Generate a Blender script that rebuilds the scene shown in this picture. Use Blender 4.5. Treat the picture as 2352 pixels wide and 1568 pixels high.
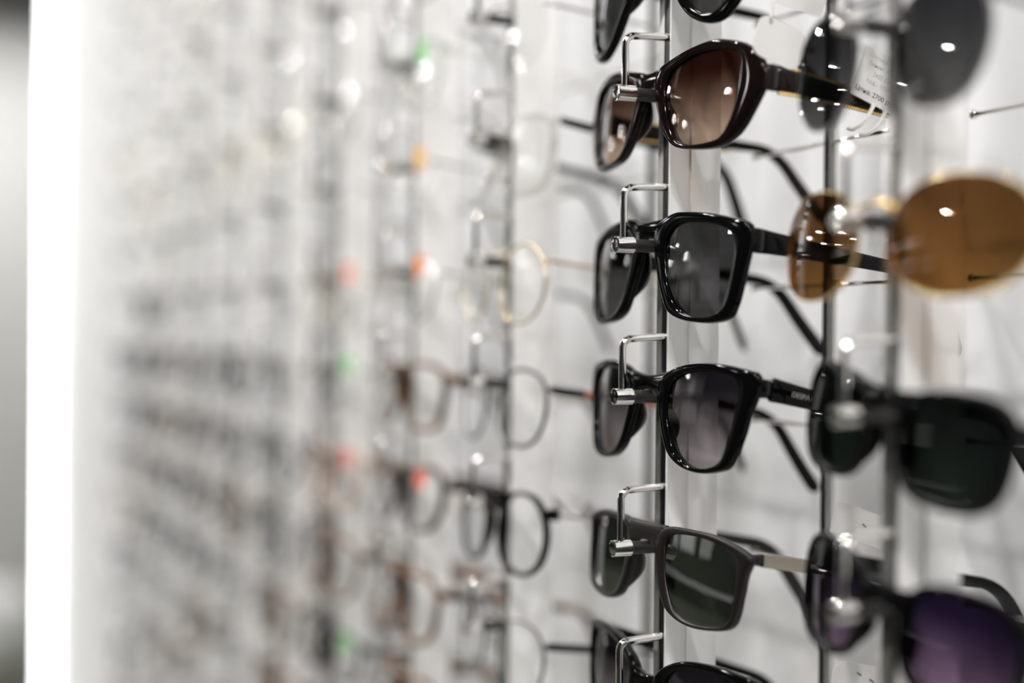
import bpy, math, random
from mathutils import Vector, Matrix
random.seed(7)
for o in list(bpy.data.objects):
    bpy.data.objects.remove(o)
SC = bpy.context.scene
COL = SC.collection
R = math.radians

# ------------------------------------------------------------------ camera
YAW, PITCH, ROLL = R(23.5), -14 / 3400.0, 0.0095
cam_d = bpy.data.cameras.new('camera')
cam = bpy.data.objects.new('camera', cam_d)
COL.objects.link(cam)
SC.camera = cam
F = Vector((math.sin(YAW) * math.cos(PITCH), math.cos(YAW) * math.cos(PITCH), math.sin(PITCH)))
R0 = Vector((math.cos(YAW), -math.sin(YAW), 0))
U0 = R0.cross(F)
RX = R0 * math.cos(ROLL) + U0 * math.sin(ROLL)
UP = U0 * math.cos(ROLL) - R0 * math.sin(ROLL)
cam.matrix_world = Matrix(((RX.x, UP.x, -F.x, 0), (RX.y, UP.y, -F.y, 0), (RX.z, UP.z, -F.z, 0), (0, 0, 0, 1)))
cam_d.sensor_width = 36
cam_d.lens = 52.04
cam_d.clip_start = 0.01
cam_d.dof.use_dof = True
cam_d.dof.focus_distance = 0.644
cam_d.dof.aperture_fstop = 2.15

# ------------------------------------------------------------------ light and exposure
SC.view_settings.view_transform = 'Standard'
SC.view_settings.look = 'None'
SC.view_settings.gamma = 1
SC.view_settings.use_curve_mapping = False
SC.view_settings.exposure = 2.6
try:
    SC.cycles.transparent_max_bounces = 64
    SC.cycles.max_bounces = 10
except Exception:
    pass
W = bpy.data.worlds.new('daylight')
SC.world = W
W.use_nodes = True
W.node_tree.nodes['Background'].inputs[0].default_value = (0.95, 0.98, 1.0, 1)
W.node_tree.nodes['Background'].inputs[1].default_value = 0.05
LAMP_E = 200.0      # ceiling downlights over the display, and those added for brightness
ROOM_E = 60.0      # downlights over the rest of the shop
LED_E = 2.1       # vertical LED strip

FLOOR, CEIL = -1.35, 1.28
WALLX = 0.505
POST_X = 0.329
CY = {-1: .4212, 0: .5849, 1: .7598, 2: .9191, 3: 1.0883, 4: 1.2538, 5: 1.420, 6: 1.586, 7: 1.752, 8: 1.918, 9: 2.084}
ROW = 0.0675
ENDY = 2.27

# ------------------------------------------------------------------ materials
def nt(name):
    m = bpy.data.materials.new(name)
    m.use_nodes = True
    return m, m.node_tree.nodes, m.node_tree.links

def principled(name, col, rough=.5, metal=0, coat=0, noise=None, bump=None, spec=None):
    m, n, l = nt(name)
    b = n['Principled BSDF']
    b.inputs['Base Color'].default_value = (*col, 1)
    b.inputs['Roughness'].default_value = rough
    b.inputs['Metallic'].default_value = metal
    if coat:
        b.inputs['Coat Weight'].default_value = coat
        b.inputs['Coat Roughness'].default_value = .03
    if spec is not None:
        b.inputs['Specular IOR Level'].default_value = spec
    if noise:
        col2, scale, dist, lo, hi = noise
        tc = n.new('ShaderNodeTexCoord'); mp = n.new('ShaderNodeMapping')
        mp.inputs['Scale'].default_value = scale
        tx = n.new('ShaderNodeTexNoise'); tx.inputs['Scale'].default_value = 1
        tx.inputs['Detail'].default_value = 3; tx.inputs['Distortion'].default_value = dist
        cr = n.new('ShaderNodeValToRGB')
        cr.color_ramp.elements[0].position = lo; cr.color_ramp.elements[1].position = hi
        cr.color_ramp.elements[0].color = (*col, 1); cr.color_ramp.elements[1].color = (*col2, 1)
        l.new(tc.outputs['Object'], mp.inputs[0]); l.new(mp.outputs[0], tx.inputs['Vector'])
        l.new(tx.outputs[0], cr.inputs[0]); l.new(cr.outputs[0], b.inputs['Base Color'])
        if bump:
            bp = n.new('ShaderNodeBump'); bp.inputs['Strength'].default_value = bump
            bp.inputs['Distance'].default_value = .001
            l.new(tx.outputs[0], bp.inputs['Height']); l.new(bp.outputs[0], b.inputs['Normal'])
    return m

def lens_mat(name, top, bot, f0=.05, rough=0.0, refl=(1, 1, 1), sch=.75):
    """tinted see-through lens: per-surface tint top/bottom, Schlick reflection"""
    m, n, l = nt(name)
    n.remove(n['Principled BSDF'])
    out = n['Material Output']
    tr = n.new('ShaderNodeBsdfTransparent'); gl = n.new('ShaderNodeBsdfGlossy')
    gl.inputs['Roughness'].default_value = rough
    gl.inputs['Color'].default_value = (*refl, 1)
    tc = n.new('ShaderNodeTexCoord'); sx = n.new('ShaderNodeSeparateXYZ')
    cr = n.new('ShaderNodeValToRGB')
    cr.color_ramp.elements[0].position = .12; cr.color_ramp.elements[1].position = .8
    cr.color_ramp.elements[0].color = (*bot, 1); cr.color_ramp.elements[1].color = (*top, 1)
    l.new(tc.outputs['Generated'], sx.inputs[0]); l.new(sx.outputs[2], cr.inputs[0])
    l.new(cr.outputs[0], tr.inputs[0])
    lw = n.new('ShaderNodeLayerWeight'); lw.inputs[0].default_value = .5
    pw = n.new('ShaderNodeMath'); pw.operation = 'POWER'; pw.inputs[1].default_value = 4.5
    ma = n.new('ShaderNodeMath'); ma.operation = 'MULTIPLY_ADD'
    ma.inputs[1].default_value = sch * (1 - f0); ma.inputs[2].default_value = f0
    l.new(lw.outputs['Facing'], pw.inputs[0]); l.new(pw.outputs[0], ma.inputs[0])
    mx = n.new('ShaderNodeMixShader')
    l.new(ma.outputs[0], mx.inputs[0]); l.new(tr.outputs[0], mx.inputs[1]); l.new(gl.outputs[0], mx.inputs[2])
    l.new(mx.outputs[0], out.inputs[0])
    return m

def emit(name, col, e):
    m, n, l = nt(name)
    n.remove(n['Principled BSDF'])
    em = n.new('ShaderNodeEmission')
    em.inputs[0].default_value = (*col, 1); em.inputs[1].default_value = e
    l.new(em.outputs[0], n['Material Output'].inputs[0])
    return m

M = {}
M['wall'] = principled('white_panel', (.80, .80, .805), .38, noise=((.775, .775, .775), (3, 3, .6), 0, .4, .65))
M['paint'] = principled('white_paint', (.78, .78, .77), .6, noise=((.75, .75, .74), (4, 4, 4), 0, .4, .6))
M['greywall'] = principled('grey_paint', (.62, .62, .60), .6, noise=((.58, .58, .56), (2, 2, 2), 0, .4, .6))
M['darkgrey'] = principled('dark_grey_paint', (.04, .04, .04), .6, noise=((.032, .032, .032), (2, 2, 2), 0, .4, .6))
M['ceil'] = principled('dark_grey_ceiling', (.06, .06, .06), .7, noise=((.05, .05, .05), (2, 2, 2), 0, .4, .6))
M['floor'] = principled('grey_green_floor', (.13, .14, .10), .35, noise=((.16, .165, .125), (3, 3, 3), .3, .35, .65))
M['green'] = principled('dark_green_panel', (.008, .014, .008), .35, noise=((.012, .02, .012), (6, 6, 2), .2, .35, .65))
M['alu'] = principled('satin_aluminium', (.88, .87, .85), .34, .05, noise=((.91, .90, .885), (700, 500, 1.5), 0, .3, .7))
M['alu_lip'] = principled('polished_aluminium', (.72, .71, .68), .2, .85)
M['slot'] = principled('black_slot', (.006, .006, .007), .22)
M['chrome'] = principled('chrome', (.82, .80, .77), .06, 1, noise=((.78, .76, .73), (150, 150, 150), 0, .4, .6))
M['rubber'] = principled('dark_rubber', (.012, .0105, .01), .42, noise=((.018, .016, .015), (500, 60, 500), 0, .4, .6))
M['black'] = principled('black_acetate', (.0022, .0022, .0025), .07, spec=.13)
M['brownblack'] = principled('brown_black_acetate', (.005, .0028, .0026), .07, spec=.15, noise=((.009, .005, .0045), (60, 60, 60), .5, .4, .7))
M['matte'] = principled('matte_brown_black', (.008, .0058, .0052), .4, spec=.35)
M['dark_brown'] = principled('dark_brown_acetate', (.035, .017, .010), .14, coat=.3)
M['tortoise'] = principled('tortoise_acetate', (.02, .009, .005), .12, coat=.4, noise=((.30, .13, .04), (90, 90, 90), 1.2, .45, .62))
M['beige'] = principled('beige_acetate', (.45, .33, .25), .2, coat=.3)
M['rose'] = principled('rose_acetate', (.50, .24, .18), .2, coat=.3)
M['red'] = principled('red_acetate', (.45, .03, .02), .15, coat=.3)
M['navy'] = principled('navy_acetate', (.015, .02, .05), .15, coat=.3)
M['grey'] = principled('grey_acetate', (.16, .16, .155), .25, coat=.2)
M['orange'] = principled('orange_plastic', (.75, .13, .03), .35)
M['silver'] = principled('silver_wire', (.75, .74, .72), .18, 1)
M['gold'] = principled('gold_wire', (.86, .60, .25), .2, 1)
M['palegold'] = principled('pale_gold_wire', (.80, .68, .48), .22, 1)
M['gunmetal'] = principled('gunmetal_wire', (.16, .155, .15), .28, 1)
M['bronze'] = principled('bronze_plate', (.46, .40, .33), .3, .9)
M['pad'] = lens_mat('clear_silicone', (.90, .90, .88), (.90, .90, .88), .07, .1)
M['crystal'] = lens_mat('crystal_acetate', (.93, .925, .915), (.93, .925, .915), .09, .04, sch=.3)
M['clear'] = lens_mat('clear_lens', (.988, .99, .988), (.988, .99, .988), .05, sch=.15)
M['brown_lens'] = lens_mat('brown_gradient_lens', (.19, .105, .085), (.74, .63, .54), .035)
M['grey_lens'] = lens_mat('grey_lens', (.23, .23, .235), (.31, .305, .31), .04)
M['violet_grey_lens'] = lens_mat('violet_grey_gradient_lens', (.15, .14, .155), (.66, .62, .63), .045)
M['green_lens'] = lens_mat('green_mirror_lens', (.20, .22, .19), (.21, .23, .20), .32)
M['black_lens'] = lens_mat('black_lens', (.12, .12, .125), (.30, .30, .30), .045)
M['smoke_lens'] = lens_mat('smoke_lens', (.17, .17, .18), (.30, .30, .30), .06)
M['amber_lens'] = lens_mat('amber_lens', (.38, .255, .15), (.47, .32, .17), .06)
M['bottle_lens'] = lens_mat('bottle_green_lens', (.07, .085, .08), (.12, .14, .13), .045)
M['purple_lens'] = lens_mat('purple_gradient_lens', (.12, .09, .17), (.50, .40, .50), .045)
M['paper'] = principled('white_card', (.68, .67, .655), .6)
M['ink'] = principled('black_ink', (.03, .03, .03), .6)
M['print'] = principled('pale_print', (.42, .42, .41), .5)
M['loop'] = principled('white_plastic_loop', (.8, .79, .76), .35)
M['s_orange'] = principled('orange_sticker', (.95, .27, .06), .5)
M['s_yellow'] = principled('yellow_sticker', (.95, .47, .03), .5)
M['s_salmon'] = principled('salmon_sticker', (.95, .22, .12), .5)
M['s_red'] = principled('red_sticker', (.85, .05, .02), .5)
M['s_green'] = principled('green_sticker', (.20, .66, .17), .5)
M['lamp'] = emit('lamp_glow', (1, .985, .972), LAMP_E)
M['lamp_room'] = emit('room_lamp_glow', (1, .985, .972), ROOM_E)
M['led'] = emit('led_glow', (.97, .98, 1), LED_E)

# ------------------------------------------------------------------ mesh helpers
class MB:
    def __init__(s):
        s.v = []; s.f = []
    def loft(s, secs, ring=False, caps=True):
        b = len(s.v); n = len(secs[0]); m = len(secs)
        for q in secs:
            s.v += [tuple(p) for p in q]
        for i in range(m if ring else m - 1):
            a, c = b + i * n, b + ((i + 1) % m) * n
            for k in range(n):
                k2 = (k + 1) % n
                s.f.append((a + k, a + k2, c + k2, c + k))
        if caps and not ring:
            s.f.append(tuple(b + k for k in range(n))[::-1])
            s.f.append(tuple(b + (m - 1) * n + k for k in range(n)))
    def tube(s, pts, r, n=10, caps=True):
        pts = [Vector(p) for p in pts]
        rs = r if isinstance(r, (list, tuple)) else [r] * len(pts)
        secs = []; prev = None
        for i, p in enumerate(pts):
            t = (pts[min(i + 1, len(pts) - 1)] - pts[max(i - 1, 0)]).normalized()
            if prev is None:
                a = t.orthogonal().normalized()
            else:
                a = (prev - t * prev.dot(t)).normalized()
            prev = a; bb = t.cross(a)
            secs.append([p + (a * math.cos(2 * math.pi * k / n) + bb * math.sin(2 * math.pi * k / n)) * rs[i] for k in range(n)])
        s.loft(secs, caps=caps)
    def box(s, x0, x1, y0, y1, z0, z1):
        b = len(s.v)
        s.v += [(x, y, z) for x in (x0, x1) for y in (y0, y1) for z in (z0, z1)]
        s.f += [tuple(b + i for i in q) for q in ((0, 1, 3, 2), (4, 6, 7, 5), (0, 4, 5, 1), (2, 3, 7, 6), (0, 2, 6, 4), (1, 5, 7, 3))]
    def prism(s, poly, z0, z1):
        s.loft([[(x, y, z0) for x, y in poly], [(x, y, z1) for x, y in poly]])
    def ball(s, c, r, n=10, m=7):
        r = r if isinstance(r, (tuple, list)) else (r, r, r)
        secs = []
        for i in range(m + 1):
            t = math.pi * (i + .02) / (m + .04)
            secs.append([(c[0] + r[0] * math.sin(t) * math.cos(2 * math.pi * k / n), c[1] + r[1] * math.sin(t) * math.sin(2 * math.pi * k / n), c[2] + r[2] * math.cos(t)) for k in range(n)])
        s.loft(secs)
    def mesh(s, name, mat, smooth=True, sharp=None):
        me = bpy.data.meshes.new(name)
        me.from_pydata(s.v, [], s.f)
        me.materials.append(mat)
        import bmesh
        bm = bmesh.new(); bm.from_mesh(me)
        bmesh.ops.recalc_face_normals(bm, faces=bm.faces); bm.to_mesh(me); bm.free()
        if smooth:
            me.polygons.foreach_set('use_smooth', [True] * len(me.polygons))
            if sharp:
                me.set_sharp_from_angle(angle=R(sharp))
        me.update()
        return me
    def build(s, name, mat, parent=None, smooth=True, sharp=None):
        return link(name, s.mesh(name, mat, smooth, sharp), parent)

def link(name, me, parent=None):
    o = bpy.data.objects.new(name, me)
    COL.objects.link(o)
    if parent:
        o.parent = parent
    return o

def empty(name, loc=(0, 0, 0)):
    o = bpy.data.objects.new(name, None)
    o.empty_display_size = .01
    COL.objects.link(o); o.location = loc
    return o

def tag(o, label, cat, group=None):
    o['label'] = label; o['category'] = cat
    if group:
        o['group'] = group
    return o

def struct(o, label=None):
    o['kind'] = 'structure'
    if label:
        o['label'] = label
    return o

def copy_tree(o, parent=None):
    c = o.copy(); COL.objects.link(c); c.parent = parent
    for ch in list(o.children):
        copy_tree(ch, c)
    return c

def text_mesh(name, body, size, mat, parent, mw):
    cu = bpy.data.curves.new(name, 'FONT')
    cu.body = body; cu.size = size; cu.extrude = .00004
    tmp = bpy.data.objects.new(name, cu); COL.objects.link(tmp)
    dg = bpy.context.evaluated_depsgraph_get()
    me = bpy.data.meshes.new_from_object(tmp.evaluated_get(dg))
    bpy.data.objects.remove(tmp)
    me.transform(mw)
    me.materials.clear(); me.materials.append(mat)
    return link(name, me, parent)

# ------------------------------------------------------------------ room
def room():
    b = MB(); b.box(-5.3, 1.8, -2, 10.2, FLOOR - .05, FLOOR); struct(b.build('floor', M['floor'], smooth=False), 'dark grey green shop floor')
    b = MB(); b.box(-5.3, 1.8, -2, 10.2, CEIL, CEIL + .05); struct(b.build('ceiling', M['ceil'], smooth=False), 'dark grey shop ceiling')
    b = MB(); b.box(WALLX, WALLX + .1, -1.6, ENDY + .06, FLOOR, CEIL); struct(b.build('wall_right', M['wall'], smooth=False), 'white panel wall behind the hanging glasses')
    b = MB(); b.box(1.6, 1.7, ENDY, 10.1, FLOOR, CEIL); struct(b.build('wall_side', M['greywall'], smooth=False), 'light grey wall past the display')
    b = MB(); b.box(-.5, 1.6, 6.5, 6.6, FLOOR, CEIL); struct(b.build('wall_far', M['greywall'], smooth=False), 'light grey far wall at the left edge')
    b = MB(); b.box(-5.1, -5.0, -1.7, 10.1, FLOOR, CEIL); struct(b.build('wall_left', M['darkgrey'], smooth=False), 'dark grey wall across the shop')  # dark paint keeps the reflections in the black frames low
    b = MB(); b.box(-5.0, 1.6, 10.0, 10.1, FLOOR, CEIL); struct(b.build('wall_north', M['darkgrey'], smooth=False), 'dark far end wall of the shop')
    b = MB(); b.box(-5.0, .6, -1.8, -1.7, FLOOR, CEIL); struct(b.build('wall_back', M['darkgrey'], smooth=False), 'dark grey wall behind the viewer')
    b = MB(); b.box(-5.0, -4.97, -1.7, 10, FLOOR, .85); struct(b.build('trim_1', M['green'], smooth=False), 'dark green lower panelling on the wall across')
    b = MB(); b.box(-4.97, -.5, 9.97, 10, FLOOR, .85); struct(b.build('trim_4', M['green'], smooth=False), 'dark green lower panelling on the end wall')
    b = MB(); b.box(-5.0, -4.96, 5.2, 9.97, .85, CEIL); struct(b.build('trim_5', M['paint'], smooth=False), 'white band added above the dark green panelling for bright lens reflections')  # added bright band for the green lenses to mirror
    for q, (y0, y1) in enumerate(((4.3, 5.0), (5.5, 6.9), (7.4, 9.2))):
        b = MB(); b.box(-4.97, -4.80, y0, y1, .02, .55); struct(b.build('trim_%d' % (6 + q), M['paint'], smooth=False), 'white wall cabinet across the shop, added for the lens reflections')  # added as bright shapes where only the green lenses mirror them
    b = MB(); b.box(-4.97, -4.45, 3.0, 9.2, -.80, -.74); struct(b.build('trim_9', M['paint'], smooth=False), 'white bench top across the shop')
    b = MB(); b.box(WALLX - .25, WALLX, -1.5, ENDY, FLOOR, -.66); struct(b.build('trim_2', M['paint'], smooth=False), 'white plinth carrying the display posts')
    b = MB(); b.box(.325, WALLX, -1.5, ENDY, .66, .69); struct(b.build('trim_3', M['paint'], smooth=False), 'white top rail over the display posts')
    # end panel with the LED strip on its front edge
    b = MB(); b.box(.25, WALLX + .1, ENDY, ENDY + .06, FLOOR, CEIL); struct(b.build('wall_end', M['paint'], smooth=False), 'white end panel closing the display')
room()

t = empty('led_strip_light', (.243, ENDY - .0005, FLOOR + .1))
tag(t, 'glowing vertical LED strip on the white end panel at left', 'light')
b = MB(); b.prism([(-.005, .0062), (.0068, .0062), (.0068, .0130), (-.005, .0130)], 0, CEIL - FLOOR - .15); b.build('channel', M['alu'], t, smooth=False)
b = MB()
b.prism([(-.005, -.006), (.006, -.006), (.006, .006), (-.005, .006)], 0.005, CEIL - FLOOR - .155); b.build('diffuser', M['led'], t, smooth=False)

# white armchair far back at left edge
t = empty('pouf', (.40, 6.1, FLOOR))
tag(t, 'blurred white rounded pouf at the lower left edge by the far wall', 'seat')
b = MB()
prof = [(.12, .045), (.19, .05), (.215, .09), (.22, .20), (.21, .29), (.17, .345), (.09, .365), (.01, .37)]
b.loft([[(r_ * math.cos(2 * math.pi * k / 24), r_ * math.sin(2 * math.pi * k / 24), z_) for k in range(24)] for r_, z_ in prof]); b.build('cushion', M['paint'], t)
b = MB(); b.tube([(0, 0, 0), (0, 0, .05)], .10, 20); b.build('base', M['silver'], t, sharp=40)

# ceiling downlights; some added to brighten posts, lower left, frieze and far wall
proto = None
spots = [(x, y) for x in (-.42,) for y in (-1.5, -.9, -.2, .5, 1.2, 1.72)] + [(0, -.85), (.02, -1.45), (-.8, 1.75), (-4.5, 6.3), (-4.5, 8.2)] + [(-1.7, 4.4), (-1.9, 7.4), (-3.3, 2.8), (-3.4, 6.0), (-3.2, 9.0), (-1.2, 9.2)] + [(-.3, 3.6), (.35, 5.0), (.9, 5.7), (.1, 5.9)]  # added fill: the group after the display row, and the far-wall group last
for i, (x, y) in enumerate(spots):
    if proto is None:
        proto = empty('ceiling_downlight', (x, y, CEIL))
        b = MB(); b.tube([(0, 0, 0), (0, 0, -.012)], [.062, .056], 24); b.build('housing', M['paint'], proto, sharp=40)
        b = MB(); b.tube([(0, 0, -.012), (0, 0, -.016)], [.03, .03], 24); dl = b.build('diffuser', M['lamp'], proto, sharp=40)
        room_lamp = dl.data.copy(); room_lamp.materials[0] = M['lamp_room']; room_lamp.transform(Matrix.Diagonal((1.8, 1.8, 1, 1)))
        o = proto
    else:
        o = copy_tree(proto); o.location = (x, y, CEIL)
        if x < -1 and x > -4.2:
            for c in o.children:
                if c.name.startswith('diffuser'):
                    c.data = room_lamp
    tag(o, 'round white recessed ceiling downlight, from a set partly added for brightness', 'light', 'ceiling downlights')

# ------------------------------------------------------------------ posts, rear rods, hooks
ORD = ['', 'first', 'second', 'third', 'fourth', 'fifth', 'sixth', 'seventh', 'eighth', 'ninth', 'tenth', 'eleventh', 'twelfth', 'thirteenth', 'fourteenth', 'fifteenth', 'sixteenth', 'seventeenth']
def colname(k):
    if k == -1: return 'blurred near post at right'
    if k == 0: return 'sharp post'
    return '%s post beyond the sharp one' % ORD[k]

def post_proto():
    t = empty('display_post', (0, 0, -.66))
    H = 1.32
    # profile: local x from front face (0) to back (.026), local y across; near side is -y
    poly = [(0, -.0036), (0, -.0027), (.0035, -.0027), (.0035, .0027), (0, .0027), (0, .0072), (.0255, .0072), (.0255, -.0046), (.0105, -.0046), (.0105, -.0036)]
    # build from simple pieces so the slot stays open
    b = MB(); b.prism([(0.0035, -.0040), (.0104, -.0040), (.0104, .0066), (.0035, .0066)], 0, H)
    b.prism([(.0104, -.0052), (.0255, -.0052), (.0255, .0066), (.0104, .0066)], 0, H)
    b.prism([(0, -.0040), (.0035, -.0040), (.0035, -.0028), (0, -.0028)], 0, H)
    body = b.build('post_body', M['alu'], t, smooth=False)
    b = MB(); b.prism([(0, .0022), (.0035, .0022), (.0035, .0066), (0, .0066)], 0, H); b.build('front_lip', M['alu_lip'], t, smooth=False)
    b = MB(); b.prism([(.0004, -.0028), (.0034, -.0028), (.0034, .0022), (.0004, .0022)], 0, H); b.build('slot', M['slot'], t, smooth=False)
    return t

def rod_proto():
    t = empty('rear_rod', (0, 0, -.66))
    H = 1.32
    b = MB(); b.tube([(.0018, 0, 0), (.0018, 0, H)], .0026, 14); b.build('rod', M['alu_lip'], t, sharp=40)
    b = MB(); b.prism([(-.0016, .0002), (-.0002, .0002), (-.0002, .0026), (-.0016, .0026)], 0, H); b.build('slot', M['slot'], t, smooth=False)
    return t

def hook_proto():
    """origin: where the arm enters the slot; x toward the wall"""
    t = empty('hook')
    w = .00165
    b = MB()
    pts = [(.002, 0, 0), (-.012, 0, -.0006)]
    cx, cz, r = -.0178, -.0052, .0042
    for i in range(9):
        a = R(88 + 92 * i / 8)
        pts.append((cx + r * math.cos(a), 0, cz + r * math.sin(a)))
    pts += [(-.0219, 0, -.014), (-.0218, 0, -.0245)]
    b.tube(pts, w, 14); b.build('wire', M['chrome'], t, sharp=50)
    zb = -.0268
    b = MB()
    prof = [(-.0264, .0010), (-.0263, .0026), (-.0261, .0030), (-.0263, .0034), (-.0260, .0037), (-.0175, .0037), (-.0172, .0034), (-.0172, .0020)]
    b.tube([(x, 0, zb) for x, _ in prof], [q for _, q in prof], 28); b.build('end_cap', M['chrome'], t, sharp=40)
    b = MB(); b.tube([(-.0173, 0, zb), (-.0010, 0, zb - .0002), (-.0006, 0, zb - .0002)], [.0029, .0029, .0024], 20); b.build('rubber_sleeve', M['rubber'], t, sharp=50)
    return t

def vis_rows(k):
    d = POST_X * math.sin(YAW) + CY[k] * math.cos(YAW)
    out = []
    for j in range(12, -13, -1):
        ytop = 770 - 3400 * (ROW * j + .004) / d
        ybot = 770 - 3400 * (ROW * j - .070) / d
        if ybot > -15 and ytop < 1583:
            out.append(j)
    return out
ROWS = {k: vis_rows(k) for k in CY}
ROWS[-1] = [2, 1, 0, -1]

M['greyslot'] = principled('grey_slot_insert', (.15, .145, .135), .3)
pp = rp = grey_me = None
for k in sorted(CY, key=lambda q: abs(q)):
    if pp is None:
        pp, rp = post_proto(), rod_proto(); p, r_ = pp, rp
    else:
        p, r_ = copy_tree(pp), copy_tree(rp)
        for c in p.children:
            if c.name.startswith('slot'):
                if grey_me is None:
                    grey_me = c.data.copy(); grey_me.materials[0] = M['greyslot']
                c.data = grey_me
    p.location = (POST_X, CY[k], -.66)
    r_.location = (.418, CY[k], -.66)
    if k == 0:
        lp, lr = 'sharp white aluminium post with a black front slot, right of the middle', 'thin chrome rod standing behind the sharp post, right of it'
    elif k == -1:
        lp, lr = 'blurred near aluminium post with slot at the right, nearest to the viewer', 'thin chrome rod behind the nearest blurred post'
    else:
        lp = 'blurred aluminium slotted post, the %s beyond the sharp one' % ORD[k]
        lr = 'thin chrome rod behind the %s post beyond the sharp one' % ORD[k]
    tag(p, lp, 'post', 'aluminium display posts'); tag(r_, lr, 'rod', 'chrome rear rods')
rest = {}
def add_rests():
    me = None
    for o in [q for q in COL.objects if q.name.split('.')[0] == 'rear_rod']:
        k = min(CY, key=lambda q: abs(CY[q] - o.location.y))
        for j in ROWS[k]:
            if me is None:
                b = MB()
                b.tube([(0, -.064, 0), (0, .064, 0)], .0011, 8)
                b.ball((0, -.064, 0), .0021, 8, 6); b.ball((0, .064, 0), .0021, 8, 6)
                me = b.mesh('temple_rest', M['chrome'])
            c = link('temple_rest', me, o)
            c.location = (.0, 0, .66 + ROW * j - .042)

hp = None
def where(k, i):
    n = '%s from top' % ORD[i + 1]
    if i == 0: n = 'topmost'
    return n

FOCUS_HOOK = {3: 'black round sunglasses cut by the top edge', 2: 'brown gradient sunglasses', 1: 'black square sunglasses with grey lenses', 0: 'black sunglasses with white lettering on the temple', -1: 'matte sunglasses with green mirror lenses', -2: 'black sunglasses cut by the bottom edge'}
NEAR_HOOK = {2: 'grey rimless sunglasses', 1: 'amber sunglasses', 0: 'black square sunglasses', -1: 'purple lens sunglasses'}
for k in sorted(CY, key=lambda q: abs(q)):
    for i, j in enumerate(ROWS[k]):
        if hp is None:
            hp = hook_proto(); h = hp
        else:
            h = copy_tree(hp)
        h.location = (POST_X + .001, CY[k], ROW * j)
        if k == 0:
            lab = 'sharp chrome hook holding the %s' % FOCUS_HOOK.get(j, 'glasses')
        elif k == -1:
            lab = 'blurred chrome hook on the nearest post holding the %s' % NEAR_HOOK[j]
        else:
            lab = 'chrome hook, %s on the %s' % (where(k, i), colname(k))
        tag(h, lab, 'hook', 'chrome hooks on the posts')
add_rests()

# ------------------------------------------------------------------ eyewear
def cr_closed(pts, n):
    out = []; m = len(pts)
    for i in range(m):
        p0, p1, p2, p3 = (Vector(pts[(i + q) % m]) for q in (-1, 0, 1, 2))
        for s in range(n):
            t = s / n
            out.append(.5 * ((2 * p1) + (p2 - p0) * t + (2 * p0 - 5 * p1 + 4 * p2 - p3) * t * t + (3 * p1 - p0 - 3 * p2 + p3) * t ** 3))
    return out

def radial(poly, c, n):
    """resample a closed outline at n equal angles round c"""
    res = []
    m = len(poly)
    for i in range(n):
        a = 2 * math.pi * i / n
        d = Vector((math.cos(a), math.sin(a))); best = None
        for q in range(m):
            p, e = poly[q] - c, poly[(q + 1) % m] - poly[q]
            den = d.x * e.y - d.y * e.x
            if abs(den) < 1e-12: continue
            t = (p.x * e.y - p.y * e.x) / den
            s = (p.x * d.y - p.y * d.x) / den
            if t > 0 and -1e-6 <= s <= 1 + 1e-6 and (best is None or t > best):
                best = t
        res.append(c + d * (best if best else .001))
    return res

def superell(uc, vc, a, b, n, taper=0., m=28, lift=0.):
    o = []
    for i in range(m):
        t = 2 * math.pi * i / m
        x = math.copysign(abs(math.cos(t)) ** (2 / n), math.cos(t)); y = math.copysign(abs(math.sin(t)) ** (2 / n), math.sin(t))
        o.append((uc + a * x * (1 + taper * y), vc + b * y + lift * x * max(y, 0)))
    return o

def grow(pts, d):
    c = Vector((sum(p[0] for p in pts) / len(pts), sum(p[1] for p in pts) / len(pts)))
    return [tuple(c + (Vector(p) - c) * (1 + d / (Vector(p) - c).length)) for p in pts]

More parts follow.
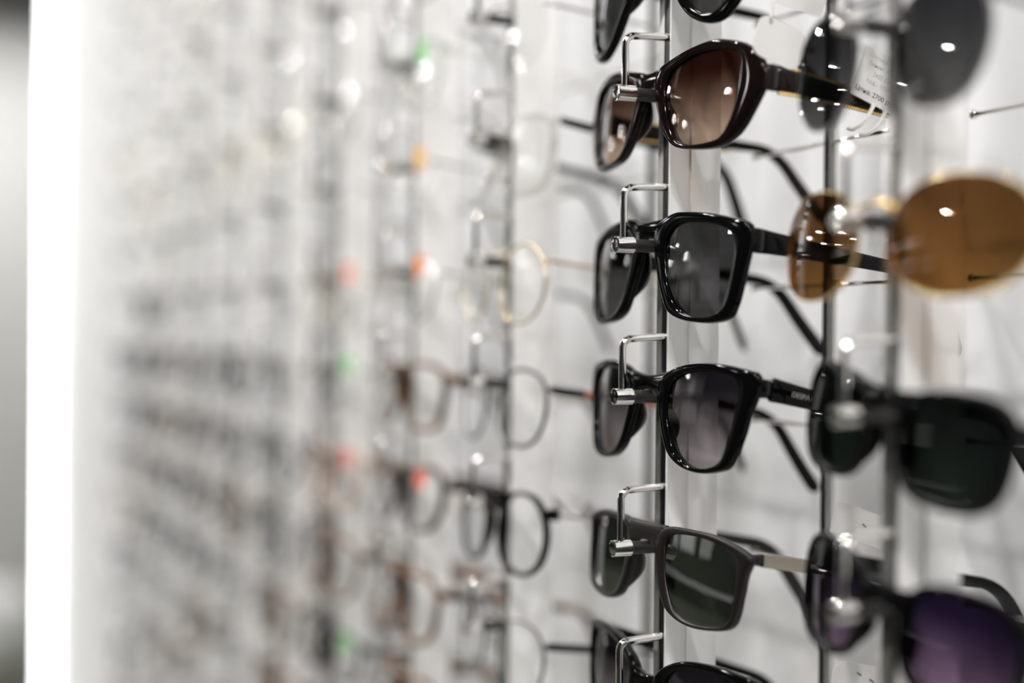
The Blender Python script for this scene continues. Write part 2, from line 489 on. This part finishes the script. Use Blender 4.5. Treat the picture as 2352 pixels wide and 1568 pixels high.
CW = .0018   # wrap per mm^2 ... w = CW*u^2 in mm
TILT = R(4)
def make_glasses(st, name='sunglasses'):
    """origin under the bridge where it rests on the hook; x toward the wall, near side -y, z up; st in millimetres"""
    det = st.get('detail', 0)
    N = 112 if det else 44
    PN = 18 if det else 8
    T = st.get('T', 4.2)
    cw = st.get('wrap', CW)
    root = empty(name)
    wf = lambda u: cw * u * u
    inner = cr_closed([Vector(p) for p in st['inner']], 6)
    outer = cr_closed([Vector(p) for p in st['outer']], 6)
    c = sum(inner, Vector((0, 0))) / len(inner)
    ri, ro = radial(inner, c, N), radial(outer, c, N)
    P = lambda w, u, v: (w * .001, -u * .001, v * .001)
    fr = MB()
    n = st.get('prof', 3.2)
    uh = max(p[0] for p in st['outer'])
    rimless = st.get('rimless')
    for sg in (1, -1):
        if not rimless:
            secs = []
            for i in range(N):
                s_ = []
                for q in range(PN):
                    a = 2 * math.pi * (q + .5) / PN
                    cs, sn = math.cos(a), math.sin(a)
                    s = .5 + .5 * math.copysign(abs(cs) ** (2 / n), cs)
                    tt = .5 * T * math.copysign(abs(sn) ** (2 / n), sn)
                    p = ri[i].lerp(ro[i], s)
                    s_.append(P(wf(p.x) + T / 2 + tt, sg * p.x, p.y))
                secs.append(s_)
            fr.loft(secs, ring=True)
    # bridge
    bt, bb, ue = st.get('bridge', (7.5, .2, 13))
    bs = []
    tipv = st.get('bridge_edge', (bt + 1.5, bb - 6))
    NB = 16 if det else 8
    wire = st.get('bridge_wire')
    if wire:
        bs = [P(wf(ue * q) + T / 2 - 1.2 * (1 - q * q), ue * q, bb + wire + (bt - bb) * (1 - q * q)) for q in [-1 + 2 * i / NB for i in range(NB + 1)]]
        fr.tube(bs, wire * .001, 8)
        if st.get('top_bar'):
            v_ = st['top_bar']
            fr.tube([P(wf(u) + T / 2 - .6, u, v_ + .0004 * u * u) for u in (-22, -14, -6, 0, 6, 14, 22)], .0011, 8)
    else:
        for i in range(NB + 1):
            q = -1 + 2 * i / NB
            u = ue * q
            vt = bt + (tipv[0] - bt) * q * q; vb = bb + (tipv[1] - bb) * abs(q) ** 2.4
            s_ = []
            for k in range(PN):
                a = 2 * math.pi * (k + .5) / PN
                cs, sn = math.cos(a), math.sin(a)
                y = math.copysign(abs(cs) ** (2 / n), cs); x = math.copysign(abs(sn) ** (2 / n), sn)
                s_.append(P(wf(u) + T / 2 + .5 * T * .94 * x, u, (vt + vb) / 2 + (vt - vb) / 2 * y))
            bs.append(s_)
        fr.loft(bs)
    # end pieces that reach back to the hinges
    vh, hh = st['hinge']
    thin = st.get('temple') == 'wire'
    for sg in (1, -1):
        ub = uh - (1.4 if thin else st.get('end_in', 2.2))
        tu = .9 if thin else 1.9
        secs = []
        for w_, k_ in ((T * .3, .9), (T + .3, 1.0), (T + (3.0 if not thin else 4.0), .96)):
            s_ = []
            for k in range(PN):
                a = 2 * math.pi * (k + .5) / PN
                cs, sn = math.cos(a), math.sin(a)
                s_.append(P(wf(uh) + w_, sg * (ub + tu * k_ * math.copysign(abs(cs) ** .6, cs)), vh + (hh / 2) * k_ * math.copysign(abs(sn) ** .6, sn)))
            secs.append(s_)
        if rimless:
            e = max(ro, key=lambda p: p.x)
            eb = MB()
            eb.tube([P(wf(e.x - 3) - .3, sg * (e.x - 3), vh), P(wf(uh) + 1, sg * (uh - 1.4), vh), P(wf(uh) + T, sg * (uh - 1.4), vh)], .001, 8)
            eb.loft(secs); eb.build('end_piece', M[st['frame']], root)
        else:
            fr.loft(secs)
    fr.build('bridge' if rimless else 'frame_front', M[st['frame']], root, sharp=None)
    # lenses
    rr = 1.0 / (2 * st.get('lens_r', 170.0 if st['lens'] != 'clear' else 200.0))
    lc = st.get('lens_c', 2 * cw)
    for sg in (1, -1):
        lb = MB()
        rings = [1.0, .96, .72, .48, .24, .04] if det else [1.0, .9, .45, .05]
        lens_t = st.get('lens_t', 1.6)
        grow_ = .6 if not rimless else 0
        edge = []
        rm = sum((p - c).length for p in ri) / N
        def wl(p):
            d = p - c
            return wf(c.x) + lc * c.x * d.x + d.length_squared * rr - rm * rm * rr + cw * c.x * 0
        secs = []
        seq = [(f, 0) for f in rings[::-1]] + [(f, 1) for f in rings]
        for f, bk in seq:
            s_ = []
            for i in range(N):
                d = ri[i] - c
                p = c + d * f * (1 + grow_ / d.length)
                s_.append(P(wl(p) + T * .45 + (lens_t if bk else 0), sg * p.x, p.y))
            secs.append(s_)
        lb.loft(secs)
        lo = lb.build('lens', M[st['lens']], root, sharp=60)
        if sg == 1 and st.get('sticker'):
            u_, v_ = st.get('sticker_at', (c.x + 2, 1.0))
            k_ = MB(); p_ = Vector((u_, v_)); w0 = wl(p_) + T * .45
            rs = st.get('sticker_r', 4.5)
            k_.loft([[P(w0 + dw + (.004 * rs * math.cos(a)), u_ + rs * f * math.cos(a), v_ + rs * f * math.sin(a)) for a in [2 * math.pi * q / 20 for q in range(20)]] for dw, f in ((-.1, .9), (-.35, 1), (-.5, .9))])
            k_.build('sticker', M[st['sticker']], root)
    # nose pads
    pad = st.get('pad')
    if pad:
        for sg in (1, -1):
            b = MB()
            if pad == 'solid':
                # a pad grown out of the inner rim: a curved ridge behind the nose side
                i0 = [p for p in ro if p.x < c.x - 4 and p.y < bb - 1 and p.y > c.y - 14]
                i0.sort(key=lambda p: -p.y)
                if len(i0) > 3:
                    secs = []
                    for q, p in enumerate(i0):
                        f = math.sin(math.pi * (q + .3) / (len(i0) - .4))
                        dep = T * .8 + st.get('pad_d', 5.0) * f
                        nx = (c - p).normalized()
                        s_ = []
                        for k in range(8):
                            a = 2 * math.pi * (k + .5) / 8
                            s_.append(P(wf(p.x) + .8 + dep / 2 + dep / 2 * math.copysign(abs(math.sin(a)) ** .7, math.sin(a)), sg * (p.x + nx.x * (1.7 + 1.5 * math.cos(a))), p.y + nx.y * (1.7 + 1.5 * math.cos(a))))
                        secs.append(s_)
                    b.loft(secs)
                    b.build('nose_pad', M[st['frame']], root)
            else:
                i0 = min(ri, key=lambda p: p.x + abs(p.y - (c.y + 3)) * .2)
                b.ball((.0055, -sg * (i0.x - 2.6) * .001, (i0.y - 1) * .001), (.0022, .0014, .0058), 10, 7)
                po = b.build('nose_pad', M['pad'], root)
                b = MB(); b.tube([P(wf(i0.x) + T * .6, sg * i0.x, i0.y + 2), P(5, sg * (i0.x + .3), i0.y + 2.5), P(6, sg * (i0.x - 1.8), i0.y)], .0005, 6)
                b.build('pad_arm', M['silver'], po)
    # temples
    cross_v = lambda h: -.0167e3 + h / 2
    for sg in (1, -1):
        h1 = st.get('h_end', 4.6)
        xw, zw = 98.5, cross_v(h1 if not thin else 1.8) + .0
        lx, lz = xw * math.cos(TILT) - zw * math.sin(TILT), xw * math.sin(TILT) + zw * math.cos(TILT)
        w0 = wf(uh) + T + st.get('temple_gap', 1.2)
        u0 = uh - (1.4 if thin else st.get('end_in', 2.2))
        uc_ = st.get('u_cross', 61)
        sl = (lz - vh) / (lx - w0)
        drop = st.get('ear', 50); L2 = 49
        path = []
        K = 14 if det else 8
        for i in range(K + 1):
            f = i / K
            path.append((w0 + (lx - w0) * f, u0 + (uc_ - u0) * f ** 1.5, vh + (lz - vh) * f))
        a0 = math.atan(sl); x_, v_ = lx, lz; u_ = uc_
        K2 = 12 if det else 7
        for i in range(1, K2 + 1):
            f = i / K2
            a = a0 - R(drop) * min(1, f * 2.2)
            x_ += L2 / K2 * math.cos(a); v_ += L2 / K2 * math.sin(a); u_ -= 13 / K2 * f * 1.3
            path.append((x_, u_, v_))
        tot = len(path)
        def at(f):
            q = f * K; a_ = min(int(q), K - 1)
            return Vector(path[a_]).lerp(Vector(path[a_ + 1]), q - a_)
        if thin:
            b = MB(); m_ = K + 1
            b.tube([P(*p) for p in path[:m_]], st.get('temple_r', .9) * .001, 8)
            to = b.build('temple', M[st.get('temple_mat', st['frame'])], root)
            if st.get('temple_front'):
                b2 = MB(); q = path[:max(3, int(m_ * st.get('sleeve', .5)))]
                b2.tube([P(*p) for p in q], .0021, 8); b2.build('temple_sleeve', M[st['temple_front']], to)
            b = MB()
            tp = path[m_ - 2:]
            b.tube([P(*p) for p in tp], [.0011] + [.0016 + .0007 * i / len(tp) for i in range(len(tp) - 2)] + [.0012], 10)
            b.build('temple_tip', M[st.get('tip', 'black')], to)
        else:
            b = MB(); h0 = st.get('h0', hh); th = st.get('temple_t', 3.4)
            secs = []
            full = list(path)
            # rounded end
            dx = Vector(full[-1]) - Vector(full[-2])
            full.append(tuple(Vector(full[-1]) + dx * .55)); full.append(tuple(Vector(full[-1]) + dx * .25))
            chamf = st.get('chamfer')
            for i, p in enumerate(full):
                f = i / (len(full) - 1)
                fk = min(1, i / K)
                h = h0 + (h1 - h0) * fk ** .7
                if i > K: h = h1 + 2.4 * math.sin(math.pi * .5 * (i - K) / (tot - K))
                tk = th * (1 - .25 * f)
                if i == len(full) - 2: h *= .72; tk *= .8
                if i == len(full) - 1: h *= .25; tk *= .4
                if chamf and i == 0: h *= .62
                if chamf and i == 1: p = full[1] = tuple(Vector(full[0]).lerp(Vector(full[1]), .3)); full[2] = tuple(Vector(full[1]).lerp(Vector(full[2]), .6))
                d = (Vector(full[min(i + 1, len(full) - 1)]) - Vector(full[max(i - 1, 0)])).normalized()
                up = Vector((-d.z, 0, d.x)).normalized()
                s_ = []
                for k in range(PN):
                    a = 2 * math.pi * (k + .5) / PN
                    cs, sn = math.cos(a), math.sin(a)
                    q = Vector(p) + Vector((0, 1, 0)) * (tk / 2 * math.copysign(abs(cs) ** .55, cs)) + up * (h / 2 * math.copysign(abs(sn) ** .55, sn))
                    s_.append(P(q.x, sg * q.y, q.z))
                secs.append(s_)
            b.loft(secs)
            to = b.build('temple', M[st.get('temple_mat', st['frame'])], root)
            if st.get('plate'):
                b = MB(); b_, e_ = st['plate']
                ss = []
                for i in range(7):
                    f = b_ + (e_ - b_) * i / 6
                    c_ = at(f); hq = (h0 + (h1 - h0) * f ** .7) * .5 + .15; tq = th * .5 + .35
                    ss.append([P(c_.x, sg * (c_.y + dy), c_.z + dz) for dy, dz in ((-tq, -hq), (tq, -hq), (tq, hq), (-tq, hq))])
                b.loft(ss); b.build('metal_plate', M['bronze'], to, smooth=False)
            if st.get('chain'):
                b = MB()
                for edge in (1, -1):
                    for i in range(44):
                        f = .05 + .75 * i / 43
                        c_ = at(f)
                        hq = (h0 + (h1 - h0) * f ** .7) / 2
                        rr_ = R(35)
                        q = P(c_.x, sg * (c_.y), c_.z + edge * (hq + .3))
                        b.tube([(q[0] - .0009, q[1], q[2] - .0007), (q[0], q[1] - sg * .0003, q[2]), (q[0] + .0009, q[1], q[2] + .0007)], [.0005, .0009, .0005], 6)
                b.build('gold_chain_trim', M['gold'], to)
            if st.get('hinge_gap'):
                b = MB(); b.tube([P(wf(uh) + T + 1.5, sg * (u0 - .4), vh - 2.6), P(wf(uh) + T + 1.5, sg * (u0 - .4), vh + 2.6)], .0013, 10)
                b.tube([P(wf(uh) + T, sg * (u0 - .4), vh), P(w0 + 2, sg * (u0 - .4), vh)], .0011, 8)
                b.build('hinge', M['palegold'], root, sharp=50)
            if st.get('lettering') and sg == 1:
                f0 = .13
                q0 = at(f0)
                ang = math.atan2(path[K][2] - path[0][2], path[K][0] - path[0][0])
                mw = Matrix.Translation(Vector((q0.x * .001, -(q0.y + th / 2 + .03) * .001, (q0.z - .9) * .001))) @ Matrix.Rotation(-ang, 4, 'Y') @ Matrix.Rotation(R(90), 4, 'X')
                text_mesh('lettering', st['lettering'], .0031, M['print'], to, mw)
    return root

def place(root, k, j):
    root.location = (.3195, CY[k], ROW * j - .0268 + .0031)
    root.rotation_euler = (0, TILT, 0)

O = {}
O['G0'] = dict(outer=[(5, -3), (5, 3), (12, 8), (27, 11), (45, 12), (62, 10), (74, 6), (76, 0), (74, -10), (70, -26), (65.5, -38), (58, -45.5), (50, -47.2), (41, -45), (32, -39.5), (22, -29), (12, -16)],
               inner=[(13.5, -4), (15, 1), (24, 5.5), (40, 7.5), (56, 6.5), (65, 2), (66, -6), (64, -24), (60, -37), (54, -41.8), (48, -42.6), (42, -41), (34, -36), (26, -27), (18, -14)])
O['G1'] = dict(outer=[(5.4, -3.5), (3.6, 2.5), (6.5, 7.6), (16.0, 10.1), (30.8, 13.0), (45.5, 14.5), (55.8, 13.1), (65.5, 10.0), (72.7, 4.6), (76.9, -1.6), (76.9, -8.4), (75.6, -11.2), (71.2, -18.3), (67.0, -24.1), (61.6, -28.5), (51.7, -31.8), (35.9, -31.1), (24.3, -28.9), (16.6, -23.7), (12.3, -18.2), (7.2, -8.6)],
               inner=[(13.0, -2.3), (14.1, 2.7), (17.7, 5.2), (23.2, 7.1), (31.2, 9.2), (38.6, 9.9), (49.3, 9.6), (59.6, 7.5), (63.6, 4.5), (63.5, 0.6), (62.2, -9.2), (60.6, -17.9), (57.2, -24.8), (54.4, -27.6), (50.1, -28.7), (41.5, -29.3), (34.1, -29.0), (28.7, -27.7), (24.5, -25.4), (20.2, -19.9), (16.1, -12.3)])
O['G2'] = dict(outer=[(6.8, -7.2), (5.0, 0.5), (7.2, 6.2), (12.5, 8.4), (20.6, 10.5), (28.4, 10.5), (43.2, 9.3), (56.3, 7.0), (65.2, 5.0), (69.2, 3.0), (70.4, -2.9), (69.5, -7.7), (68.3, -12.8), (66.3, -22.2), (63.8, -30.9), (60.0, -35.7), (51.4, -37.5), (41.2, -37.4), (30.2, -36.1), (21.0, -33.0), (16.2, -27.4), (10.3, -16.2)],
               inner=[(15.1, -5.8), (15.0, -0.1), (20.4, 4.2), (29.0, 5.8), (39.9, 5.3), (50.4, 3.7), (57.4, 1.2), (60.8, -2.4), (61.5, -7.7), (60.5, -17.7), (58.0, -27.7), (54.9, -32.4), (49.0, -34.7), (40.9, -34.9), (32.0, -33.1), (25.5, -29.1), (19.5, -21.0), (16.3, -12.5)])
O['G3'] = dict(outer=[(11.0, -6.6), (8.6, 0.3), (10.5, 5.2), (16.9, 8.6), (25.0, 11.1), (36.6, 12.8), (50.9, 13.1), (63.0, 11.9), (70.6, 10.6), (73.9, 9.4), (73.9, 3.2), (72.6, -1.6), (70.0, -7.5), (67.8, -15.3), (63.9, -24.7), (60.6, -29.6), (55.5, -31.8), (45.5, -33.5), (34.3, -32.6), (25.1, -29.4), (19.1, -24.6), (14.4, -15.2)],
               inner=[(18.2, -7.0), (18.1, -0.9), (20.0, 3.0), (25.6, 6.6), (33.5, 8.8), (44.5, 9.7), (54.8, 8.9), (61.6, 6.9), (63.6, 3.2), (63.1, -4.2), (60.9, -14.8), (58.1, -24.2), (54.7, -28.6), (48.8, -30.9), (41.6, -31.5), (34.0, -30.2), (27.0, -26.5), (22.1, -19.1), (19.0, -12.6)])
O['G4'] = dict(outer=[(10.9, -9.7), (9.1, -1.7), (11.2, 4.4), (18.5, 8.3), (30.9, 9.0), (48.9, 8.8), (61.3, 6.8), (67.5, 4.9), (71.7, 3.1), (72.2, -0.2), (69.9, -5.4), (68.5, -12.7), (66.9, -21.3), (64.5, -26.7), (59.3, -29.7), (48.8, -31.5), (37.4, -31.8), (27.6, -30.0), (19.9, -26.6), (14.8, -19.8)],
               inner=[(17.4, -4.4), (17.2, 1.9), (21.3, 5.0), (31.2, 6.3), (45.0, 6.3), (55.9, 4.5), (62.7, 2.5), (64.7, -1.1), (64.9, -10.6), (64.0, -21.7), (60.6, -27.0), (55.2, -28.9), (46.1, -29.9), (35.4, -29.6), (27.2, -26.7), (21.8, -19.8), (18.7, -11.8)])
O['G5'] = dict(outer=[(9.1, -0.8), (7.2, 4.6), (9.9, 9.9), (18.8, 15.4), (31.4, 19.4), (48.6, 21.1), (64.1, 20.6), (74.8, 19.2), (76.3, 15.3), (73.7, 6.0), (70.3, -7.1), (65.2, -16.3), (55.7, -22.4), (42.4, -25.4), (28.8, -25.4), (20.6, -20.0), (13.5, -11.3)],
               inner=[(15.8, 0.7), (16.3, 7.5), (22.5, 12.6), (33.3, 16.2), (49.0, 17.7), (62.0, 16.7), (67.2, 13.4), (66.8, 4.5), (64.3, -6.8), (60.1, -14.9), (52.8, -19.7), (42.7, -22.2), (33.1, -21.5), (25.5, -16.9), (19.2, -9.0)])

G = 'sunglasses on the sharp post'
def focus(key, j, label, **kw):
    st = dict(O[key], detail=1, pad='solid'); st.update(kw)
    g = make_glasses(st); place(g, 0, j); tag(g, label, 'sunglasses', G)
    return g
focus('G0', 3, 'glossy black rounded sunglasses cut off by the top edge, on the sharp post', frame='black', lens='black_lens', T=4.6, bridge=(7, .2, 12), hinge=(0, 9), h0=9)
focus('G1', 2, 'glossy brown black sunglasses with brown gradient lenses and gold chain on the temples', frame='brownblack', lens='brown_lens', T=4.8, bridge=(7.2, .2, 12.5), bridge_edge=(9.2, -7), hinge=(-4.5, 11), h0=11, chain=True, end_in=2.0)
focus('G2', 1, 'glossy black square sunglasses with plain grey lenses, third down on the sharp post', frame='black', lens='grey_lens', T=4.8, bridge=(8, .2, 13), bridge_edge=(9.0, -8), hinge=(-3.0, 10.5), h0=10.5, h_end=5)
focus('G3', 0, 'glossy black sunglasses with violet grey gradient lenses and white lettering on the open temple', frame='black', lens='violet_grey_lens', T=4.8, bridge=(6.8, .2, 17), bridge_edge=(9.0, -9), hinge=(4.0, 8), h0=11, chamfer=True, temple_gap=3.4, hinge_gap=True, lettering='DESPADA')
focus('G4', -1, 'matte brown black rectangular sunglasses with reflective green grey lenses and bronze temple plates', frame='matte', lens='green_lens', T=4.0, bridge=(8.3, .2, 16.5), bridge_edge=(8.6, -8), hinge=(1.4, 4.6), h0=5.2, plate=(.03, .30), h_end=5.5, temple_t=2.6)
focus('G5', -2, 'glossy black winged sunglasses cut off by the bottom edge, lowest on the sharp post', frame='black', lens='violet_grey_lens', T=4.6, bridge=(7.5, .2, 15), bridge_edge=(11, -6), hinge=(14, 8), h0=8)

# the nearest, blurred column
GN = 'sunglasses on the nearest blurred post'
def near(j, st, label):
    st.setdefault('detail', 1)
    g = make_glasses(st); place(g, -1, j); g.rotation_euler[0] = R(st.get('roll', 0)); g.location.y -= st.get('slide', 0) * .001; tag(g, label, 'sunglasses', GN)
av = superell(31.5, -14, 20, 20.5, 2.3, .10)
near(2, dict(outer=grow(av, 1.0), inner=av, T=1.8, frame='gunmetal', lens='smoke_lens', bridge=(2, .0, 10), bridge_wire=.9, top_bar=6.5, hinge=(-1, 2.5), temple='wire', pad='wire', tip='black', lens_r=140), 'dark grey lens aviator sunglasses in thin metal, highest on the nearest blurred post')
rd = superell(38.5, -9.5, 28.5, 19.5, 2.3, .03)
near(1, dict(outer=grow(rd, 1.0), inner=rd, T=1.8, wrap=.0024, frame='gold', lens='amber_lens', bridge=(2, .0, 11), bridge_wire=1.1, hinge=(-4, 3), temple='wire', pad='wire', tip='dark_brown', lens_r=120), 'gold rimmed round sunglasses with amber brown lenses on the nearest post')
wf_ = superell(31.5, -9, 20.3, 17, 3.2, .10, lift=2)
near(0, dict(outer=grow(wf_, 3.2), inner=wf_, T=4.6, wrap=.0026, roll=6.5, slide=6, frame='black', lens='bottle_lens', bridge=(7, .2, 13), bridge_edge=(8, -7), hinge=(0, 9), h0=9, pad='solid'), 'blurred black square sunglasses with near black green lenses on the nearest post')
pu = superell(35, -6, 22, 17.5, 3.0, .08, lift=1.5)
near(-1, dict(outer=grow(pu, 3.2), inner=pu, T=4.4, wrap=.0030, roll=6, slide=5, frame='black', lens='purple_lens', bridge=(7, .2, 14), bridge_edge=(8, -7), hinge=(2, 8), h0=8, pad='solid'), 'black sunglasses with purple gradient lenses at the lower right corner')

# optical frames: shapes
def shape(kind):
    if kind == 'round': return superell(33, -16, 22.5, 21, 2.05)
    if kind == 'panto': return superell(33.5, -15, 23, 19.5, 2.4, .08)
    if kind == 'rectangular': return superell(34, -12.5, 25, 15, 3.6, .04)
    if kind == 'square': return superell(34, -15, 24, 19, 3.2, .07)
    if kind == 'cat eye': return superell(34, -13, 24.5, 17.5, 2.6, .10, lift=5)
def optic(kind, col, build):
    sh = shape(kind)
    if build == 'wire':
        return dict(outer=grow(sh, 1.2), inner=sh, T=1.7, frame=col, lens='clear', bridge=(2, 0, 9.5), bridge_wire=.8, hinge=(-4, 2.5), temple='wire', pad='wire', tip='black')
    if build == 'rimless':
        return dict(outer=grow(sh, .1), inner=sh, rimless=True, T=1.7, frame=col, lens='clear', lens_t=2.2, bridge=(2, 0, 11), bridge_wire=.8, hinge=(-4, 2.5), temple='wire', pad='wire', tip='grey')
    return dict(outer=grow(sh, 3.6), inner=sh, T=4.0, frame=col, lens='clear', bridge=(5, .2, 12), bridge_edge=(6, -6), hinge=(-2, 6.5), h0=6.5, h_end=5.0, temple_t=3.0, pad='solid', pad_d=3)

# first post beyond the sharp one, each frame as the photograph shows it
GK = 'eyeglasses on the %s'
def first(j, st, label):
    st['detail'] = 1
    g = make_glasses(st, 'eyeglasses'); place(g, 1, j); tag(g, label, 'eyeglasses', GK % colname(1))
s = optic('round', 'silver', 'rimless')
first(3, s, 'blurred rimless round eyeglasses, highest on the first post beyond the sharp one')
s = optic('square', 'crystal', 'acetate'); s['temple_mat'] = 'black'; s['h0'] = 4; s['hinge'] = (2, 5)
first(2, s, 'blurred clear crystal square eyeglasses with thin black temples, left of the brown gradient sunglasses')
first(1, optic('round', 'palegold', 'wire'), 'thin pale gold wire round eyeglasses left of the black square sunglasses')
s = optic('panto', 'grey', 'wire'); s.update(outer=grow(shape('panto'), 2.0), frame='gunmetal', temple='wire', temple_front='black', temple_mat='orange', tip='black', sleeve=.27, temple_r=1.6)
first(0, s, 'dark grey rimmed eyeglasses with orange ended black temples, on the first post beyond')
s = optic('round', 'black', 'acetate'); s.update(outer=grow(superell(33, -15, 23, 20.5, 2.2), 2.4), inner=superell(33, -15, 23, 20.5, 2.2), temple='wire', temple_mat='silver', tip='grey')
first(-1, s, 'black rimmed round eyeglasses with silver temples and a white card at the hinge')
s = optic('panto', 'gunmetal', 'wire'); s.update(temple_mat='black', temple_front='black')
first(-2, s, 'thin dark wire eyeglasses with black temples, low on the first post beyond')
for j in ROWS[1]:
    if j < -2 or j > 3:
        first(j, optic('square', 'dark_brown', 'acetate'), 'dark brown square eyeglasses at the %s edge, first post beyond the sharp one' % ('bottom' if j < 0 else 'top'))

STICK = {(2, 3): ('s_green', 'green'), (2, 2): ('s_yellow', 'yellow'), (2, 1): ('s_orange', 'orange'), (2, -1): ('s_salmon', 'salmon'), (3, 1): ('s_salmon', 'salmon'), (3, -1): ('s_red', 'red'), (3, 0): ('s_green', 'green'), (3, -3): ('s_green', 'green')}
PAL_HI = [('round', 'silver', 'rimless'), ('panto', 'silver', 'wire'), ('rectangular', 'silver', 'rimless'), ('round', 'palegold', 'wire'), ('square', 'crystal', 'acetate'), ('panto', 'crystal', 'acetate')]
PAL_MID = [('square', 'tortoise', 'acetate'), ('panto', 'black', 'acetate'), ('square', 'black', 'acetate'), ('rectangular', 'dark_brown', 'acetate'), ('rectangular', 'gunmetal', 'wire'), ('round', 'palegold', 'wire'), ('square', 'grey', 'acetate'), ('panto', 'gunmetal', 'wire'), ('rectangular', 'black', 'acetate'), ('cat eye', 'crystal', 'acetate'), ('square', 'silver', 'wire')]
PAL_LO = [('square', 'black', 'acetate'), ('panto', 'tortoise', 'acetate'), ('cat eye', 'dark_brown', 'acetate'), ('round', 'gunmetal', 'wire'), ('rectangular', 'black', 'acetate'), ('square', 'beige', 'acetate'), ('round', 'black', 'acetate'), ('rectangular', 'black', 'acetate'), ('panto', 'grey', 'acetate'), ('rectangular', 'dark_brown', 'acetate'), ('square', 'tortoise', 'acetate')]
WORD = {'silver': 'silver', 'palegold': 'pale gold', 'crystal': 'clear', 'gunmetal': 'dark metal', 'grey': 'grey', 'black': 'black', 'tortoise': 'tortoiseshell', 'dark_brown': 'dark brown', 'beige': 'beige', 'rose': 'rose', 'navy': 'navy'}
BANK = {}
for k in range(2, 10):
    for i, j in enumerate(ROWS[k]):
        z = ROW * j
        r = random.random()
        pal = PAL_HI if z > .05 + .05 * (r - .5) else (PAL_MID if z > -.02 + .06 * (r - .5) else PAL_LO)
        kind, col, bld = random.choice(pal)
        stk = STICK.get((k, j))
        if stk:
            s = optic(kind, col, bld); s['sticker'] = stk[0]; s['sticker_at'] = (40 if k == 3 else 33, 0); s['sticker_r'] = 8.5
            g = make_glasses(s, 'eyeglasses')
        elif (kind, col, bld) in BANK:
            g = copy_tree(BANK[(kind, col, bld)])
        else:
            g = make_glasses(optic(kind, col, bld), 'eyeglasses'); BANK[(kind, col, bld)] = g
        place(g, k, j)
        kw = 'rimless' if bld == 'rimless' else WORD[col]
        if stk:
            lab = '%s %s eyeglasses with a %s sticker, %s' % (kw, kind, stk[1], colname(k))
        else:
            lab = '%s %s eyeglasses, %s on %s' % (kw, kind, where(k, i), colname(k))
        g.rotation_euler = (R(random.uniform(-1.2, 1.2)), TILT + R(random.uniform(-1, 3)), R(random.uniform(-2.5, 2.5)))
        tag(g, lab, 'eyeglasses', GK % colname(k))

# ------------------------------------------------------------------ price tags on the temples
def card(name, loc, wid, hei, rot, label, lines=None, loops=None, round_=.002, hole=None, yaw=0):
    """a stiff card standing in the x-z plane beside a temple, facing the viewer (-y)"""
    t = empty(name, loc); t.rotation_euler = (0, rot, yaw)
    tag(t, label, 'tag', 'price tags on the temples')
    b = MB(); pts = []
    for sx, sz, a0 in ((1, 1, 0), (-1, 1, 90), (-1, -1, 180), (1, -1, 270)):
        for q in range(6):
            a = R(a0 + 18 * q)
            pts.append((sx * (wid / 2 - round_) + round_ * math.cos(a), sz * (hei / 2 - round_) + round_ * math.sin(a)))
    b.loft([[(x, y, z) for x, z in pts] for y in (-.00015, .00015)]); b.build('card', M['paper'], t, smooth=False)
    for i, (txt, size, x, z, m) in enumerate(lines or []):
        text_mesh('lettering', txt, size, M[m], t, Matrix.Translation((x, -.0002, z)) @ Matrix.Rotation(R(90), 4, 'X'))
    for pts_ in loops or []:
        b = MB(); b.tube(pts_, .0009, 8); b.build('loop', M['loop'], t)
    for x, z in hole or []:
        b = MB(); b.tube([(x - .0011, -.0003, z + .0004), (x + .0011, -.0003, z - .0004)], .0003, 6); b.build('staple', M['gunmetal'], t)
    return t
def lp(x, z0, z1):
    return [(x + .0012, .0005, z0), (x + .0008, -.0012, z0 - .0015), (x - .0005, -.0016, (z0 + z1) / 2), (x - .0026, -.0012, z1 + .002), (x - .0036, .0012, z1), (x - .0036, .0050, z1 + .001)]
card('price_tag', (.3925, .5118, .1085), .0275, .0225, R(20), 'white price tag with printed lines above the temple of the brown gradient sunglasses',
     lines=[('Оптика', .0026, -.010, .0072, 'print'), ('Линзы  AS', .0026, -.010, .0040, 'print'), ('2425 C4', .0026, -.006, .0000, 'print'), ('Код - 105996', .0026, -.0085, -.0035, 'print'), ('Цена: 2700 руб', .0031, -.0125, -.0085, 'ink')],
     loops=[lp(-.0028, -.0108, -.0245), lp(.0036, -.0108, -.0245)], round_=.0006)
card('price_tag', (.3385, .5092, .1200), .0235, .0175, R(17), 'blank white hanging card, left one above the temple of the brown gradient sunglasses', round_=.005,
     loops=[[(-.006, .0004, .006), (-.007, -.0008, .009), (-.012, -.001, .03), (-.015, .0005, .058)]])
card('price_tag', (.3505, .5085, .1570), .027, .047, R(12), 'tall blank white card cut by the top edge above the brown gradient sunglasses', round_=.004)
card('price_tag', (.3850, .5128, -.0790), .031, .0135, R(18), 'blank white card with staple marks above the temple of the matte green lens sunglasses', round_=.001,
     hole=[(.0005, .0005), (.0085, -.0012)], loops=[lp(-.003, -.006, -.023)])
card('price_tag', (.3800, .5088, -.1440), .026, .016, R(12), 'blank white card with rounded corners at the bottom edge, by the lowest sharp sunglasses', round_=.005,
     hole=[(.000, .004), (.007, .002)])
card('price_tag', (.3320, .6880, -.0835), .020, .0075, R(32), 'small blurred white card at the hinge of the black rimmed round eyeglasses', round_=.001)
